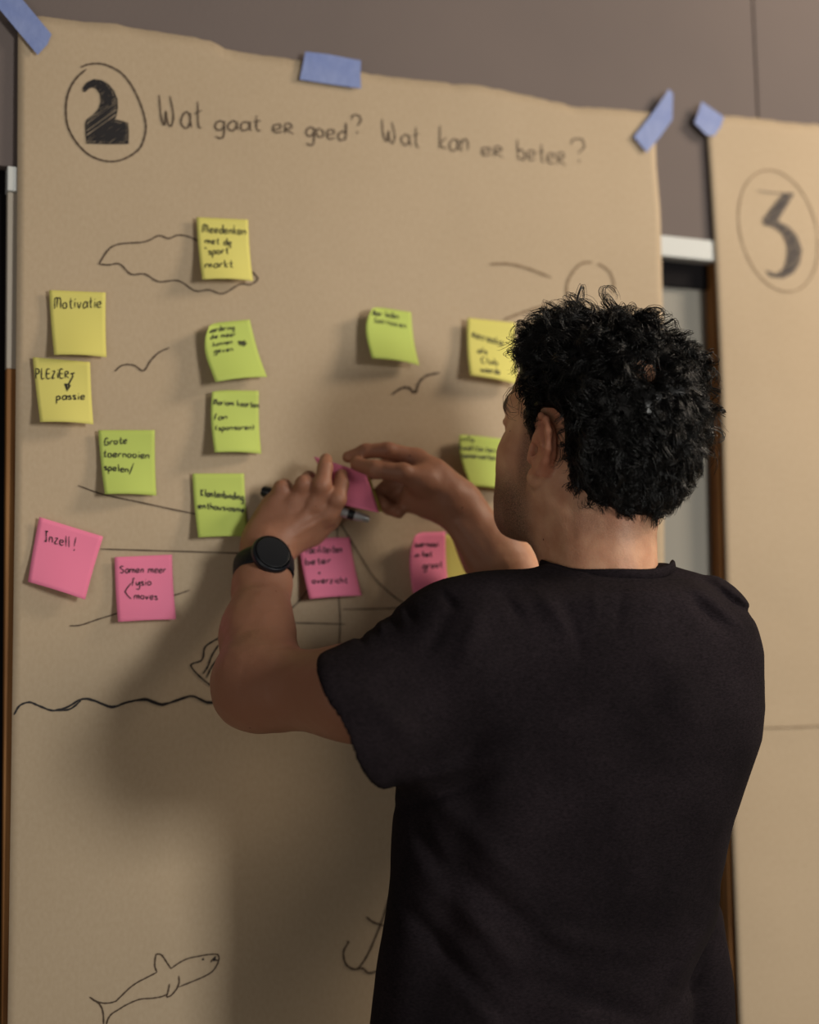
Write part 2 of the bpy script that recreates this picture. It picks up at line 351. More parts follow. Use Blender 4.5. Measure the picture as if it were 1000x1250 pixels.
strokes('drawn_anchor', [AN([(850,200),(838,225),(845,255),(868,266),(885,250),(905,215),(935,140),(950,90)]), AN([(868,266),(885,264),(900,275),(930,268)]), AN([(893,138),(912,152),(940,160)]), AN([(846,198),(853,201)])], .0022, MT['pencil'], sh2)
# sheet 3
th = np.linspace(0, 2*math.pi, 25)
strokes('drawn_circle', [[(950+48*math.cos(t)+8*math.sin(t), 282+74*math.sin(t)+6*math.cos(t)) for t in th]], .0017, MT['faint'], sh3, 3, 2)
V = []; Fc = []
three = [(955,237),(969,236),(950,267),(950,272),(962,277),(972,288),(978,305),(975,322),(968,333),(956,339),(940,337),(935,331),(947,335),(957,328),(961,315),(961,300),(955,285),(943,276),(932,274),(931,268)]
hatch(three, -.5, 2.0, .0021, V, Fc, 3); hatch(three, -.9, 3.2, .0016, V, Fc, 3)
ribbon(V, Fc, [onpaper(x, y, 3) for x, y in three+[three[0]]], .0014, NOR)
ribbon(V, Fc, [onpaper(x, y, 3) for x, y in ((925,233),(945,236),(966,236))], .0014, NOR)
mesh_obj('drawn_number', V, Fc, MT['greyink'], sh3)
strokes('drawn_line', [[(925,888.5),(960,888),(1010,886),(1100,884)]], .0017, MT['faint'], sh3, 3)  # paper crease, its grey shade line put in as a faint stroke

# ---------------------------------------------------------------- masking tape
def tape(poly, label, crum=.0006):
    c = [W(x, y, .0125) for x, y in poly]
    o = slab('masking_tape', c, MT['tape'], .0004)
    recentre(o, np.mean(c, axis=0))
    tag(o, label, 'tape', 'blue masking tape holding the sheets'); return o
tape([(3,-30),(63,42),(58,54),(46,67),(-25,-18)], 'blue masking tape strip on the top left corner of the sheet with the 2')
tape([(373,63),(400,66),(441,74),(440,90),(441,108),(405,103),(366,97)], 'short blue tape piece halfway along the top edge of the wide sheet')
tape([(817,108.5),(822,114.5),(821,146),(806,167),(790,186),(774,167),(799,135)], 'slanted blue tape strip at the top right corner of the wide sheet')
tape([(857,124),(884,143),(880,155),(872,166),(863,165),(848,150)], 'small blue tape piece at the top left corner of the sheet with the 3')

# ---------------------------------------------------------------- sticky notes
def note(color, cs, label, lines=(), curl=None, base=.0115, lift=(.004, .004, .014, .020), ink=None, extra=(), cat='sticky note', group='sticky notes on the kraft sheet', wk=.0011, depth=None):
    """cs: TL TR BR BL pixels; lift: how far each corner stands off"""
    N_ = 14
    c3 = [W(cs[i][0], cs[i][1], base+lift[i]) for i in range(4)] if depth is None else [P(cs[i][0], cs[i][1], depth[i]) for i in range(4)]
    nr = np.cross(c3[1]-c3[0], c3[3]-c3[0]); nr /= np.linalg.norm(nr)
    if nr[1] > 0: nr = -nr
    def S(u, v, l=0.0):
        p = (1-u)*(1-v)*c3[0]+u*(1-v)*c3[1]+u*v*c3[2]+(1-u)*v*c3[3]
        p = p+nr*(.0045*math.sin(math.pi*u)*(v)-.005*math.sin(math.pi*v)*.8)
        if curl:
            du = max(0, 1-u/.45)*max(0, 1-v/.6)
            e = du*du*curl
            p = p+(c3[2]-c3[0])*e*.16+nr*(e*.012)
        return p+nr*l
    V = [S(i/N_, j/N_) for j in range(N_+1) for i in range(N_+1)]; w = N_+1
    Fc = [(j*w+i, (j+1)*w+i, (j+1)*w+i+1, j*w+i+1) for j in range(N_) for i in range(N_)]
    o = mesh_obj('sticky_note', V, Fc, MT[color], smooth=True)
    md = o.modifiers.new('solid', 'SOLIDIFY'); md.thickness = .0003; md.offset = -1
    tag(o, label, cat, group)
    A_, B_, C_, D_ = [np.array(q, float) for q in cs]
    def put(x, y):
        u, v = .5, .5
        for _ in range(6):
            f = (1-u)*(1-v)*A_+u*(1-v)*B_+u*v*C_+(1-u)*v*D_-np.array([x, y])
            J = np.array([(1-v)*(B_-A_)+v*(C_-D_), (1-u)*(D_-A_)+u*(C_-B_)]).T
            du = np.linalg.solve(J, f); u -= du[0]; v -= du[1]
        return S(u, v, .0005)
    if lines or extra:
        V = []; Fc = []
        for (t, p0, p1, h) in lines: write(V, Fc, t, p0, p1, h, wk, put, nr)
        for l in extra: ribbon(V, Fc, [put(*q) for q in l], wk*1.1, nr, False)
        mesh_obj('handwriting', V, Fc, ink or MT['ink'], o)
    bpy.context.view_layer.update()
    return o
note('yellow', [(240,265),(303,268),(309,343),(247,341)], 'yellow sticky note over the drawn cloud, topmost note on the sheet',
     [('Meedenken',(248,283),(301,286),10),('met de',(251,296),(283,299),8),('"sport"',(251,310),(283,309),9),('markt',(251,327),(284,327),10)], lift=(.004,.003,.010,.017), wk=.0014)
note('yellow', [(60,354),(129,357),(130,436),(66,433)], 'yellow sticky note reading Motivatie, left of the drawn bird',
     [('Motivatie',(67,376),(124,375),14)], lift=(.003,.003,.006,.012), wk=.0013)
note('yellow', [(40,436),(110,442),(114,518),(49,515)], 'yellow sticky note reading PLEZiER and passie with an arrow',
     [('PLEZiER',(44,461),(84,461),13),('passie',(69,488),(104,487),10)], lift=(.003,.006,.010,.015), wk=.0014,
     extra=[[(88,455),(89,459),(83,470)],[(79,468),(82,477),(86,470),(79,468)],[(81,469),(82,475),(84,470)],[(86,456),(91,455)]])
note('green', [(241,396),(305,390),(326,460),(263,466)], 'lime sticky note with a thick short arrow, its upper left corner curled',
     [('waardering',(251,405),(286,402),6),('die meer',(255,413),(288,410),6),('kunnen',(260,422),(284,419),6),('geven',(262,430),(285,428),6)], curl=.8, lift=(.010,.003,.010,.022),
     extra=[[(291,417),(301,418)],[(291,418.5),(301,419.5)],[(291,416),(299,416.5)],[(292,420),(300,421)],[(298,414.5),(302,418.5),(297,422)]])
note('green', [(256,476),(316,477),(319,554),(262,552)], 'lime sticky note right below the one with the arrow, third down its column',
     [('Mariam kaarten',(260,493),(317,497),7),('fan',(262,512),(278,511),7),('(sponsoren)',(264,525),(311,524),7)], curl=.25, lift=(.006,.003,.006,.020), wk=.0013)
note('green', [(120,525),(189,525),(191,605),(128,603)], 'lime sticky note above the pink pair, on the slanting drawn line',
     [('Grote',(128,543),(155,541),9),('toernooien',(127,557),(183,559),9),('spelen',(128,573),(157,577),9),('/',(158,577),(163,577),10)], lift=(.003,.003,.004,.014), wk=.0014)
note('green', [(235,578),(298,578),(304,655),(242,656)], 'lime sticky note partly shaded beside the hand with the watch',
     [('Klantenbinding',(246,605),(298,610),9),('enthousiasme',(243,620),(299,625),8)], lift=(.003,.003,.006,.014), wk=.0015)
note('green', [(443,372),(502,381),(512,446),(454,437)], 'lime sticky note above the small drawn bird in the middle',
     [('Meer leden',(451,383),(487,389),7),('toernooien',(456,392),(497,400),7)], curl=.7, lift=(.012,.003,.012,.026))
note('yellow', [(571,388),(629,394),(634,470),(574,458)], 'yellow sticky note next to the curls of the forehead',
     [('Recreatie',(578,411),(615,422),9),('als',(584,430),(595,432),7),('Club',(588,443),(607,446),8),('waarde',(586,454),(609,458),7)], lift=(.008,.003,.012,.020), wk=.0015)
note('green', [(556,529),(616,536),(624,600),(574,593)], 'lime sticky note partly hidden behind the nose and cheek',
     [('info',(560,537),(579,539),6),('kwaliteiten',(561,547),(606,552),6),('samenwerken',(565,557),(607,561),6)], curl=.3, lift=(.008,.003,.008,.028), wk=.0014)
note('pink', [(48,631),(126,655),(104,732),(34,710)], 'tilted pink sticky note reading Inzell! at far left',
     [('Inzell',(55,660),(85,668),13),('!',(89,672),(94,672),16)], lift=(.004,.003,.012,.008), wk=.0012)
note('pink', [(140,680),(210,677),(215,756),(144,759)], 'pink sticky note reading Samen meer fysio moves',
     [('Samen meer',(147,699),(203,699),9),('fysio',(161,715),(185,714),9),('moves',(164,731),(192,732),9)], lift=(.003,.003,.008,.010), wk=.0012,
     extra=[[(160,712),(156,717),(153,722),(156,727),(160,731)]])
note('pink', [(364,657),(427,656),(442,727),(378,731)], 'pink sticky note directly below the pinned pad and marker',
     [('faciliteiten',(374,675),(418,674),9),('beter',(374,689),(404,687),8),('+',(388,702),(392,702),9),('overzicht',(382,712),(424,712),8)], lift=(.004,.003,.010,.018), wk=.0015)
note('yellow', [(520,651),(577,655),(582,729),(524,726)], 'yellow sticky note mostly covered by a pink one and the right forearm', lift=(.001,.001,.004,.006))
note('pink', [(499,650),(544,649),(549,724),(504,724)], 'pink sticky note overlapping a yellow one left of the forearm',
     [('toernooi',(505,667),(536,667),7),('in het',(507,680),(528,679),7),('groot',(517,694),(541,692),8)], curl=.55, base=.0165, lift=(.010,.006,.009,.014), wk=.0014)

# ================================================================ the person: surfaces grown from smooth distance fields
def sub(a, b): return [p-q for p, q in zip(a, b)]
class RC:                                   # tapered capsule, optionally squashed along an axis
    def __init__(s, a, ra, b, rb, k=.008, op='u', flat=None):
        s.a = np.array(a, float); s.b = np.array(b, float); s.ra = ra; s.rb = rb; s.k = k; s.op = op
        s.flat = None
        if flat is not None:
            n = nrm(flat[0]); s.flat = (n, flat[1]); c = s.a
            s.a2 = s.a; s.b2 = s.b+n*(n.dot(s.b-c))*(flat[1]-1)
        else: s.a2, s.b2 = s.a, s.b
    def __call__(s, p):
        q = p-s.a2
        if s.flat is not None:
            n, f = s.flat; q = q+np.outer(q.dot(n), n)*(f-1)
        ba = s.b2-s.a2; l2 = ba.dot(ba); rr = s.ra-s.rb; a2 = l2-rr*rr; il2 = 1/l2
        y = q.dot(ba); z = y-l2; t = q*l2-np.outer(y, ba); x2 = (t*t).sum(1)
        y2 = y*y*l2; z2 = z*z*l2; kk = np.sign(rr)*rr*rr*x2
        d = (np.sqrt(np.maximum(x2*a2*il2, 0))+y*rr)*il2-s.ra
        c1 = np.sign(z)*a2*z2 > kk; c2 = np.sign(y)*a2*y2 < kk
        d = np.where(c2, np.sqrt(x2+y2)*il2-s.ra, d); d = np.where(c1, np.sqrt(x2+z2)*il2-s.rb, d)
        return d/(s.flat[1] if s.flat is not None else 1)
class EL:
    def __init__(s, c, r, A=None, k=.01, op='u'):
        s.c = np.array(c, float); s.r = np.array(r, float); s.A = np.eye(3) if A is None else np.array(A); s.k = k; s.op = op
    def __call__(s, p):
        q = (p-s.c).dot(s.A.T)
        k0 = np.sqrt(((q/s.r)**2).sum(1)); k1 = np.sqrt(((q/s.r**2)**2).sum(1))
        return k0*(k0-1)/np.maximum(k1, 1e-9)
class G:                                    # a group of primitives blended among themselves first
    def __init__(s, prims, k=.003, op='u'): s.prims = prims; s.k = k; s.op = op
    def __call__(s, p): return field(s.prims, p)
def smin(a, b, k):
    h = np.maximum(k-np.abs(a-b), 0)/k; return np.minimum(a, b)-h*h*k*.25
def smax(a, b, k): return -smin(-a, -b, k)
def field(prims, p):
    d = None
    for q in prims:
        e = q(p)
        if d is None: d = e
        elif q.op == 'u': d = smin(d, e, q.k)
        elif q.op == 's': d = smax(d, -e, q.k)
        elif q.op == 'i': d = smax(d, e, q.k)
    return d
def surface(prims, lo, hi, h, post=None, B=14, slack=1.6):
    lo = np.array(lo, float); hi = np.array(hi, float)
    nb = np.ceil((hi-lo)/(h*B)).astype(int)
    ii = np.stack(np.meshgrid(*[np.arange(n) for n in nb], indexing='ij'), -1).reshape(-1, 3)
    cen = lo+(ii+.5)*h*B; rad = h*B*.5*math.sqrt(3)
    ds = [q(cen) for q in prims]
    d = None
    for q, e in zip(prims, ds):
        d = e if d is None else (smin(d, e, q.k) if q.op == 'u' else smax(d, -e if q.op == 's' else e, q.k))
    act = np.where(np.abs(d) < rad*slack+.012)[0]
    gx = np.arange(B+1)
    loc = np.stack(np.meshgrid(gx, gx, gx, indexing='ij'), -1).reshape(-1, 3)
    keys = []; pos = []; quads = []
    N1 = nb*B+2
    key = lambda c: (c[:, 0]*N1[1]+c[:, 1])*N1[2]+c[:, 2]
    corners = np.array([[0,0,0],[1,0,0],[0,1,0],[1,1,0],[0,0,1],[1,0,1],[0,1,1],[1,1,1]])
    edges = [(0,1),(2,3),(4,5),(6,7),(0,2),(1,3),(4,6),(5,7),(0,4),(1,5),(2,6),(3,7)]
    for bi in act:
        base = ii[bi]*B; p = lo+(base+loc)*h
        pr = []
        dm = min([e[bi] for q, e in zip(prims, ds) if q.op == 'u'])
        for q, e in zip(prims, ds):
            if q.op == 'u':
                if e[bi] < dm+2.4*rad+q.k: pr.append(q)
            elif q.op == 'i' or e[bi] < 2.2*rad+q.k: pr.append(q)
        while pr and pr[0].op != 'u': pr.pop(0)
        if not pr: continue
        v = field(pr, p)
        if post is not None: v = post(p, v)
        if v.min() > 0 or v.max() < 0: continue
        g = v.reshape(B+1, B+1, B+1)
        cv = np.stack([g[c[0]:B+c[0], c[1]:B+c[1], c[2]:B+c[2]] for c in corners], -1)
        sg = cv < 0; m = sg.any(-1) & ~sg.all(-1)
        idx = np.argwhere(m)
        if not len(idx): continue
        vals = cv[m]; acc = np.zeros((len(idx), 3)); cnt = np.zeros(len(idx))
        for a, b in edges:
            va, vb = vals[:, a], vals[:, b]; cr = (va < 0) != (vb < 0)
            t = np.where(cr, va/np.where(cr, va-vb, 1), 0)
            acc += np.where(cr[:, None], corners[a]+(corners[b]-corners[a])*t[:, None], 0); cnt += cr
        keys.append(key(idx+base)); pos.append(lo+(idx+base+acc/cnt[:, None])*h)
        for ax in range(3):
            s0 = g[:B, :B, :B] < 0
            sl = [slice(0, B)]*3; sl[ax] = slice(1, B+1); s1 = g[tuple(sl)] < 0
            e = np.argwhere(s0 != s1)
            if not len(e): continue
            fl = s0[e[:, 0], e[:, 1], e[:, 2]]
            u = np.zeros(3, int); w = np.zeros(3, int); u[(ax+1) % 3] = 1; w[(ax+2) % 3] = 1
            c = e+base
            qd = np.stack([key(c), key(c-u), key(c-u-w), key(c-w)], 1)
            qd = np.where(fl[:, None], qd, qd[:, ::-1]); quads.append(qd[(c-u-w >= 0).all(1)])
    keys = np.concatenate(keys); pos = np.concatenate(pos); quads = np.concatenate(quads)
    o = np.argsort(keys); keys = keys[o]; pos = pos[o]
    j = np.searchsorted(keys, quads); j = np.minimum(j, len(keys)-1); ok = (keys[j] == quads).all(1)
    return pos, j[ok]
def relax(V, Q, it=1, f=.5):
    E = np.concatenate([Q[:, [0, 1]], Q[:, [1, 2]], Q[:, [2, 3]], Q[:, [3, 0]]]); E = np.concatenate([E, E[:, ::-1]])
    for _ in range(it):
        cnt = np.bincount(E[:, 0], minlength=len(V))[:, None]
        a = np.stack([np.bincount(E[:, 0], weights=V[E[:, 1], k], minlength=len(V)) for k in range(3)], 1)
        V = V+(a/np.maximum(cnt, 1)-V)*f
    return V
def fast_mesh(name, V, Q, m, parent=None, smooth=True):
    me = bpy.data.meshes.new(name); k = Q.shape[1]
    me.vertices.add(len(V)); me.vertices.foreach_set('co', np.ascontiguousarray(V, np.float32).ravel())
    me.loops.add(len(Q)*k); me.loops.foreach_set('vertex_index', np.ascontiguousarray(Q, np.int32).ravel())
    me.polygons.add(len(Q)); me.polygons.foreach_set('loop_start', np.arange(0, len(Q)*k, k, dtype=np.int32))
    me.polygons.foreach_set('use_smooth', np.full(len(Q), smooth)); me.update(calc_edges=True)
    me.materials.append(m)
    o = bpy.data.objects.new(name, me); COL.objects.link(o)
    if parent: o.parent = parent; o.matrix_parent_inverse = parent.matrix_world.inverted()
    return o
def attr(o, name, vals):
    a = o.data.attributes.new(name, 'FLOAT', 'POINT'); a.data.foreach_set('value', np.ascontiguousarray(vals, np.float32))
def wob(p, s, seed=0.):                     # cheap smooth noise from sines
    x, y, z = (p*s).T
    return (np.sin(x*1.0+1.7*np.sin(y*.9+seed)+seed*2.1)+np.sin(y*1.13+1.5*np.sin(z*1.1+seed*1.3))+np.sin(z*.97+1.6*np.sin(x*1.2+seed*.7)))/3

# ---- frames
TH, PHI = math.radians(44), math.radians(15)
hf = R.dot(np.array([-math.sin(TH), 0, math.cos(TH)])); hf[2] = 0; hf = nrm(hf); up = np.array([0, 0, 1.]); hl = np.cross(up, hf)
f_ = hf*math.cos(PHI)+up*math.sin(PHI); u_ = up*math.cos(PHI)-hf*math.sin(PHI); l_ = hl
HC = P(718, 537, 1.545); HA = np.array([f_, l_, u_])
HS = 1.0
def H(f, l, u): return HC+(f_*f+l_*l+u_*u)*HS
def hloc(p): return (p-HC).dot(HA.T)/HS
VX = R.dot(np.array([1., 0, 0])); VY = R.dot(np.array([0, 1., 0])); VZ = R.dot(np.array([0, 0, 1.]))   # view right, down, ahead

# ---- head
skull = [EL(H(-.012,0,.034), (.097,.075,.086), HA, .02), EL(H(.040,0,.040), (.050,.060,.056), HA, .03), EL(H(-.045,0,-.010), (.058,.060,.058), HA, .03)]
head = skull+[
 EL(H(.046,0,-.036), (.047,.056,.074), HA, .03),
 RC(H(.000,.050,-.058), .017, H(.068,.022,-.102), .016, .03), RC(H(.000,-.050,-.058), .017, H(.068,-.022,-.102), .016, .03),
 EL(H(.076,0,-.104), (.018,.024,.018), HA, .02), EL(H(.040,0,-.085), (.045,.045,.024), HA, .03),
 RC(H(.090,.012,.020), .0095, H(.078,.044,.022), .009, .016), RC(H(.090,-.012,.020), .0095, H(.078,-.044,.022), .009, .016),
 EL(H(.058,.041,-.028), (.022,.017,.017), HA, .03), EL(H(.058,-.041,-.028), (.022,.017,.017), HA, .03),
 EL(H(.050,.030,-.066), (.026,.022,.034), HA, .03), EL(H(.050,-.030,-.066), (.026,.022,.034), HA, .03),
 EL(H(.082,0,-.068), (.018,.030,.020), HA, .018),
 EL(H(.098,.033,.001), (.014,.017,.011), HA, .014, 's'), EL(H(.098,-.033,.001), (.014,.017,.011), HA, .014, 's'),
 EL(H(.078,.032,.000), (.0125,.0125,.0125), HA, .004), EL(H(.078,-.032,.000), (.0125,.0125,.0125), HA, .004),
 RC(H(.082,.018,.007), .004, H(.082,.046,.005), .004, .005), RC(H(.082,-.018,.007), .004, H(.082,-.046,.005), .004, .005),
 RC(H(.094,0,.006), .0075, H(.112,0,-.034), .0100, .012), EL(H(.102,.013,-.040), (.011,.008,.008), HA, .007), EL(H(.102,-.013,-.040), (.011,.008,.008), HA, .007),
 EL(H(.097,0,-.0655), (.008,.022,.0055), HA, .006), EL(H(.095,0,-.0765), (.009,.019,.006), HA, .006), RC(H(.103,-.018,-.071), .0018, H(.103,.018,-.071), .0018, .003, 's'),
]
def ear(s):
    c = [(.008,.0715,.012),(.006,.079,.026),(-.004,.087,.034),(-.016,.092,.031),(-.024,.094,.018),(-.025,.092,.002),(-.019,.087,-.012),(-.009,.081,-.024),(.000,.0755,-.031)]
    L = [np.array((f, l*s, u)) for f, l, u in c]
    L = [q+np.array((0,0,-.016)) for q in L]
    H = lambda f, l, u: globals()['H'](f, l, u-.016)
    out = [EL(H(-.008,.081*s,.004), (.0165,.0055,.027), HA, .003)]
    for i in range(len(L)-1):
        out.append(RC(globals()['H'](*L[i]), .0036, globals()['H'](*L[i+1]), .0036 if i < 6 else .0048, .004))
    out += [EL(H(.000,.0765*s,-.031), (.0075,.0045,.0085), HA, .005), RC(H(.010,.0745*s,.002), .004, H(.010,.0745*s,-.012), .004, .004),
            RC(H(-.003,.084*s,.020), .0028, H(-.014,.087*s,.004), .003, .004), RC(H(-.014,.087*s,.004), .003, H(-.004,.081*s,-.018), .003, .004),
            EL(H(-.003,.088*s,-.003), (.009,.007,.011), HA, .004, 's'), EL(H(.004,.078*s,-.003), (.006,.010,.007), HA, .004, 's')]
    return G(out, .006)
head += [ear(1), ear(-1)]
# ---- neck and the trunk under the shirt
NB = P(736, 735, 1.515)
neck = [RC(H(-.030,0,-.050), .056, NB, .060, .045), RC(H(-.006,0,-.085), .044, P(722,735,1.56), .046, .03),
        RC(P(735,760,1.52), .040, P(640,790,1.48), .035, .03), RC(P(735,760,1.52), .040, P(830,785,1.54), .035, .03),
        RC(H(-.02,.052,-.045), .011, P(690,722,1.60), .010, .018)]
SL, SRj = P(572,805,1.445), P(862,782,1.545)
trunk = [RC(P(735,790,1.53), .060, P(700,1100,1.54), .060, .05), RC(P(660,800,1.50), .045, SL, .045, .04), RC(P(820,800,1.54), .045, SRj, .045, .04)]
# ---- left arm
EL_, WL = P(313,846,1.505), P(323,682,1.645)
EL2 = P(318,838,1.50)
ax = nrm(WL-EL_)
armL = [RC(SL, .050, P(430,846,1.44), .0460, .02), RC(P(430,846,1.44), .0460, P(330,840,1.50), .0385, .02),
        RC(P(330,840,1.50), .0385, P(308,832,1.515), .0375, .03), EL(P(297,858,1.50), (.020,.018,.020), None, .03),
        RC(P(312,828,1.52), .0370, P(312,775,1.575), .0335, .03), RC(P(312,775,1.575), .0335, P(320,715,1.628), .0300, .03),
        RC(P(320,715,1.628), .0300, P(326,672,1.653), .0275, .02, flat=(VZ, 1.18)), RC(P(338,810,1.52), .018, P(332,745,1.59), .012, .03)]
tl = 1.700
def D(px, py, dz): return P(px, py, dz-.013)
handL = [RC(D(327,668,1.672), .0265, D(352,632,1.690), .0290, .018, flat=(VZ, 1.55)), RC(D(352,632,1.690), .027, D(374,622,1.692), .0265, .02, flat=(VZ, 1.55)),
         RC(D(318,650,1.680), .0140, D(337,618,1.692), .0110, .014), RC(D(350,650,1.676), .0150, D(398,628,1.688), .0110, .014),
         RC(D(340,668,1.680), .0155, D(378,650,1.700), .0140, .016), RC(D(378,650,1.700), .0135, D(402,636,1.704), .0110, .012),
         G([RC(D(402,636,1.706), .0105, D(418,618,1.719), .0095, .004), RC(D(418,618,1.719), .0095, D(428,600,1.724), .0080, .004)], .004),
         # index, middle, ring, little finger
         G([RC(D(402,630,1.684), .0112, D(412,609,1.672), .0103, .004), RC(D(412,609,1.672), .0100, D(417,590,1.682), .0088, .004), RC(D(417,590,1.682), .0088, D(417,580,1.694), .0078, .004)], .006),
         G([RC(D(385,618,1.682), .0112, D(393,592,1.666), .0104, .004), RC(D(393,592,1.666), .0100, D(397,570,1.676), .0090, .004), RC(D(397,570,1.676), .0088, D(398,561,1.690), .0078, .004)], .006),
         G([RC(D(362,615,1.684), .0110, D(371,590,1.672), .0103, .004), RC(D(371,590,1.672), .0100, D(377,584,1.692), .0090, .004), RC(D(377,584,1.692), .0088, D(386,594,1.704), .0078, .004)], .006),
         G([RC(D(338,620,1.688), .0105, D(344,596,1.680), .0096, .004), RC(D(344,596,1.680), .0092, D(348,593,1.698), .0082, .004), RC(D(348,593,1.698), .0080, D(356,604,1.706), .0072, .004)], .006)]
for (x, y, z) in ((402,627,1.674),(384,615,1.672),(361,612,1.675),(337,617,1.680)):
    handL.append(EL(D(x, y, z), (.0085,.0065,.008), None, .008))
for (a, b) in (((345,655,1.662),(384,615,1.672)), ((355,655,1.664),(402,627,1.674)), ((336,652,1.664),(361,612,1.675))):
    handL.append(RC(D(*a), .0022, D(*b), .0028, .006))
# ---- right arm
WR = P(553,612,1.706); ER = P(715,818,1.715)
armR = [RC(SRj, .052, ER, .042, .02), RC(ER, .042, P(665,755,1.715), .0385, .03), RC(P(665,755,1.715), .0385, P(606,680,1.712), .0345, .03), RC(P(606,680,1.712), .0335, P(560,618,1.706), .0270, .03),
        RC(P(548,640,1.690), .0045, P(590,704,1.685), .007, .012), RC(P(562,640,1.684), .0035, P(600,690,1.680), .006, .010)]
def PR(x, y, z): return P(x, y, z-.010)
handR = [RC(P(556,612,1.706), .0255, PR(524,586,1.710), .0270, .02, flat=(nrm(VZ*.75-VY*.3), 1.25)),
         RC(PR(545,603,1.700), .016, PR(516,589,1.692), .0150, .016), RC(PR(535,590,1.712), .018, PR(508,562,1.716), .0125, .014),
         RC(PR(530,612,1.722), .017, PR(512,602,1.735), .014, .016),
         RC(PR(546,617,1.710), .0185, PR(504,611,1.722), .0150, .016),
         G([RC(PR(518,588,1.690), .0140, PR(492,577,1.680), .0112, .010), RC(PR(492,577,1.680), .0108, PR(458,573,1.681), .0098, .005), RC(PR(458,573,1.681), .0102, PR(436,567,1.692), .0086, .005)], .010),
         G([RC(PR(508,560,1.714), .0118, PR(474,550,1.703), .0098, .004), RC(PR(474,550,1.703), .0096, PR(446,551,1.703), .0088, .004), RC(PR(446,551,1.703), .0086, PR(425,558,1.704), .0074, .004)], .008),
         G([RC(PR(514,566,1.732), .0115, PR(476,566,1.733), .0098, .004), RC(PR(476,566,1.733), .0096, PR(452,577,1.724), .0086, .004), RC(PR(452,577,1.724), .0084, PR(437,580,1.722), .0074, .004)], .008),
         G([RC(PR(516,582,1.742), .0115, PR(476,592,1.744), .0098, .004), RC(PR(476,592,1.744), .0096, PR(458,607,1.728), .0086, .004), RC(PR(458,607,1.728), .0084, PR(470,617,1.716), .0076, .004)], .008),
         G([RC(PR(520,598,1.744), .0108, PR(486,610,1.744), .0090, .004), RC(PR(486,610,1.744), .0088, PR(474,620,1.728), .0080, .004), RC(PR(474,620,1.728), .0078, PR(487,626,1.716), .0070, .004)], .008)]
body_prims = head+neck+trunk+armL+armR+handL+handR

def body_detail(p, d):                       # creases, veins and muscle relief, a millimetre or less
    return d+.00035*wob(p, 260, 1.)+.0007*wob(p, 75, 2.)
def bounds(prims, pad=.02):
    lo = np.full(3, 9.); hi = -lo
    for q in prims:
        if isinstance(q, G): l, h = bounds(q.prims, 0)
        elif isinstance(q, RC): r = max(q.ra, q.rb); l = np.minimum(q.a, q.b)-r; h = np.maximum(q.a, q.b)+r
        else: r = q.r.max(); l = q.c-r; h = q.c+r
        if q.op == 'u': lo = np.minimum(lo, l); hi = np.maximum(hi, h)
    return lo-pad, hi+pad

# skin
def skin():
    m = mat('skin', lin(190, 134, 104), .52, .35)
    nt = m.node_tree; N = nt.nodes.new; L = nt.links.new; b = nt.nodes['Principled BSDF']
    tc = N('ShaderNodeTexCoord')
    n = N('ShaderNodeTexNoise'); n.inputs['Scale'].default_value = 32; n.inputs['Detail'].default_value = 5; L(tc.outputs['Object'], n.inputs['Vector'])
    r = N('ShaderNodeValToRGB'); r.color_ramp.elements[0].color = lin(188, 134, 105); r.color_ramp.elements[1].color = lin(212, 164, 132)
    r.color_ramp.elements[0].position = .34; r.color_ramp.elements[1].position = .66; L(n.outputs['Fac'], r.inputs['Fac'])
    def mixin(prev, attrn, col, tex=None):
        a = N('ShaderNodeAttribute'); a.attribute_name = attrn; fac = a.outputs['Fac']
        if tex is not None:
            t = N('ShaderNodeTexNoise'); t.inputs['Scale'].default_value = tex; t.inputs['Detail'].default_value = 2; L(tc.outputs['Object'], t.inputs['Vector'])
            q = N('ShaderNodeMath'); q.operation = 'MULTIPLY'; q.inputs[1].default_value = 1.7; L(t.outputs['Fac'], q.inputs[0])
            q2 = N('ShaderNodeMath'); q2.operation = 'MULTIPLY'; L(q.outputs[0], q2.inputs[0]); L(fac, q2.inputs[1]); fac = q2.outputs[0]
        x = N('ShaderNodeMixRGB'); x.inputs['Color2'].default_value = col; L(fac, x.inputs['Fac']); L(prev, x.inputs['Color1']); return x.outputs['Color']
    c = mixin(r.outputs['Color'], 'flush', lin(176, 84, 66))
    c = mixin(c, 'tan', lin(150, 104, 81))  # dimness of the arms mixed into the skin colour
    c = mixin(c, 'stubble', lin(46, 36, 33), 950)
    v = N('ShaderNodeTexVoronoi'); v.inputs['Scale'].default_value = 42; L(tc.outputs['Object'], v.inputs['Vector'])
    lt = N('ShaderNodeMath'); lt.operation = 'LESS_THAN'; lt.inputs[1].default_value = .045; L(v.outputs['Distance'], lt.inputs[0])
    x = N('ShaderNodeMixRGB'); x.inputs['Color2'].default_value = lin(96, 54, 40); L(lt.outputs[0], x.inputs['Fac']); L(c, x.inputs['Color1'])
    L(x.outputs['Color'], b.inputs['Base Color'])
    b.inputs['Subsurface Weight'].default_value = .12; b.inputs['Subsurface Radius'].default_value = (.008, .003, .0015); b.inputs['Subsurface Scale'].default_value = 1
    n2 = N('ShaderNodeTexNoise'); n2.inputs['Scale'].default_value = 420; n2.inputs['Detail'].default_value = 3; L(tc.outputs['Object'], n2.inputs['Vector'])
    bp = N('ShaderNodeBump'); bp.inputs['Strength'].default_value = .35; bp.inputs['Distance'].default_value = .0008; L(n2.outputs['Fac'], bp.inputs['Height']); L(bp.outputs['Normal'], b.inputs['Normal'])
    return m
MT['skin'] = skin()
foot = P(700, 1000, 1.5); foot[2] = 0
person = empty('person', foot)
tag(person, 'man with short curly black hair in a black t-shirt, seen from behind', 'person')
import time; T0 = time.time()
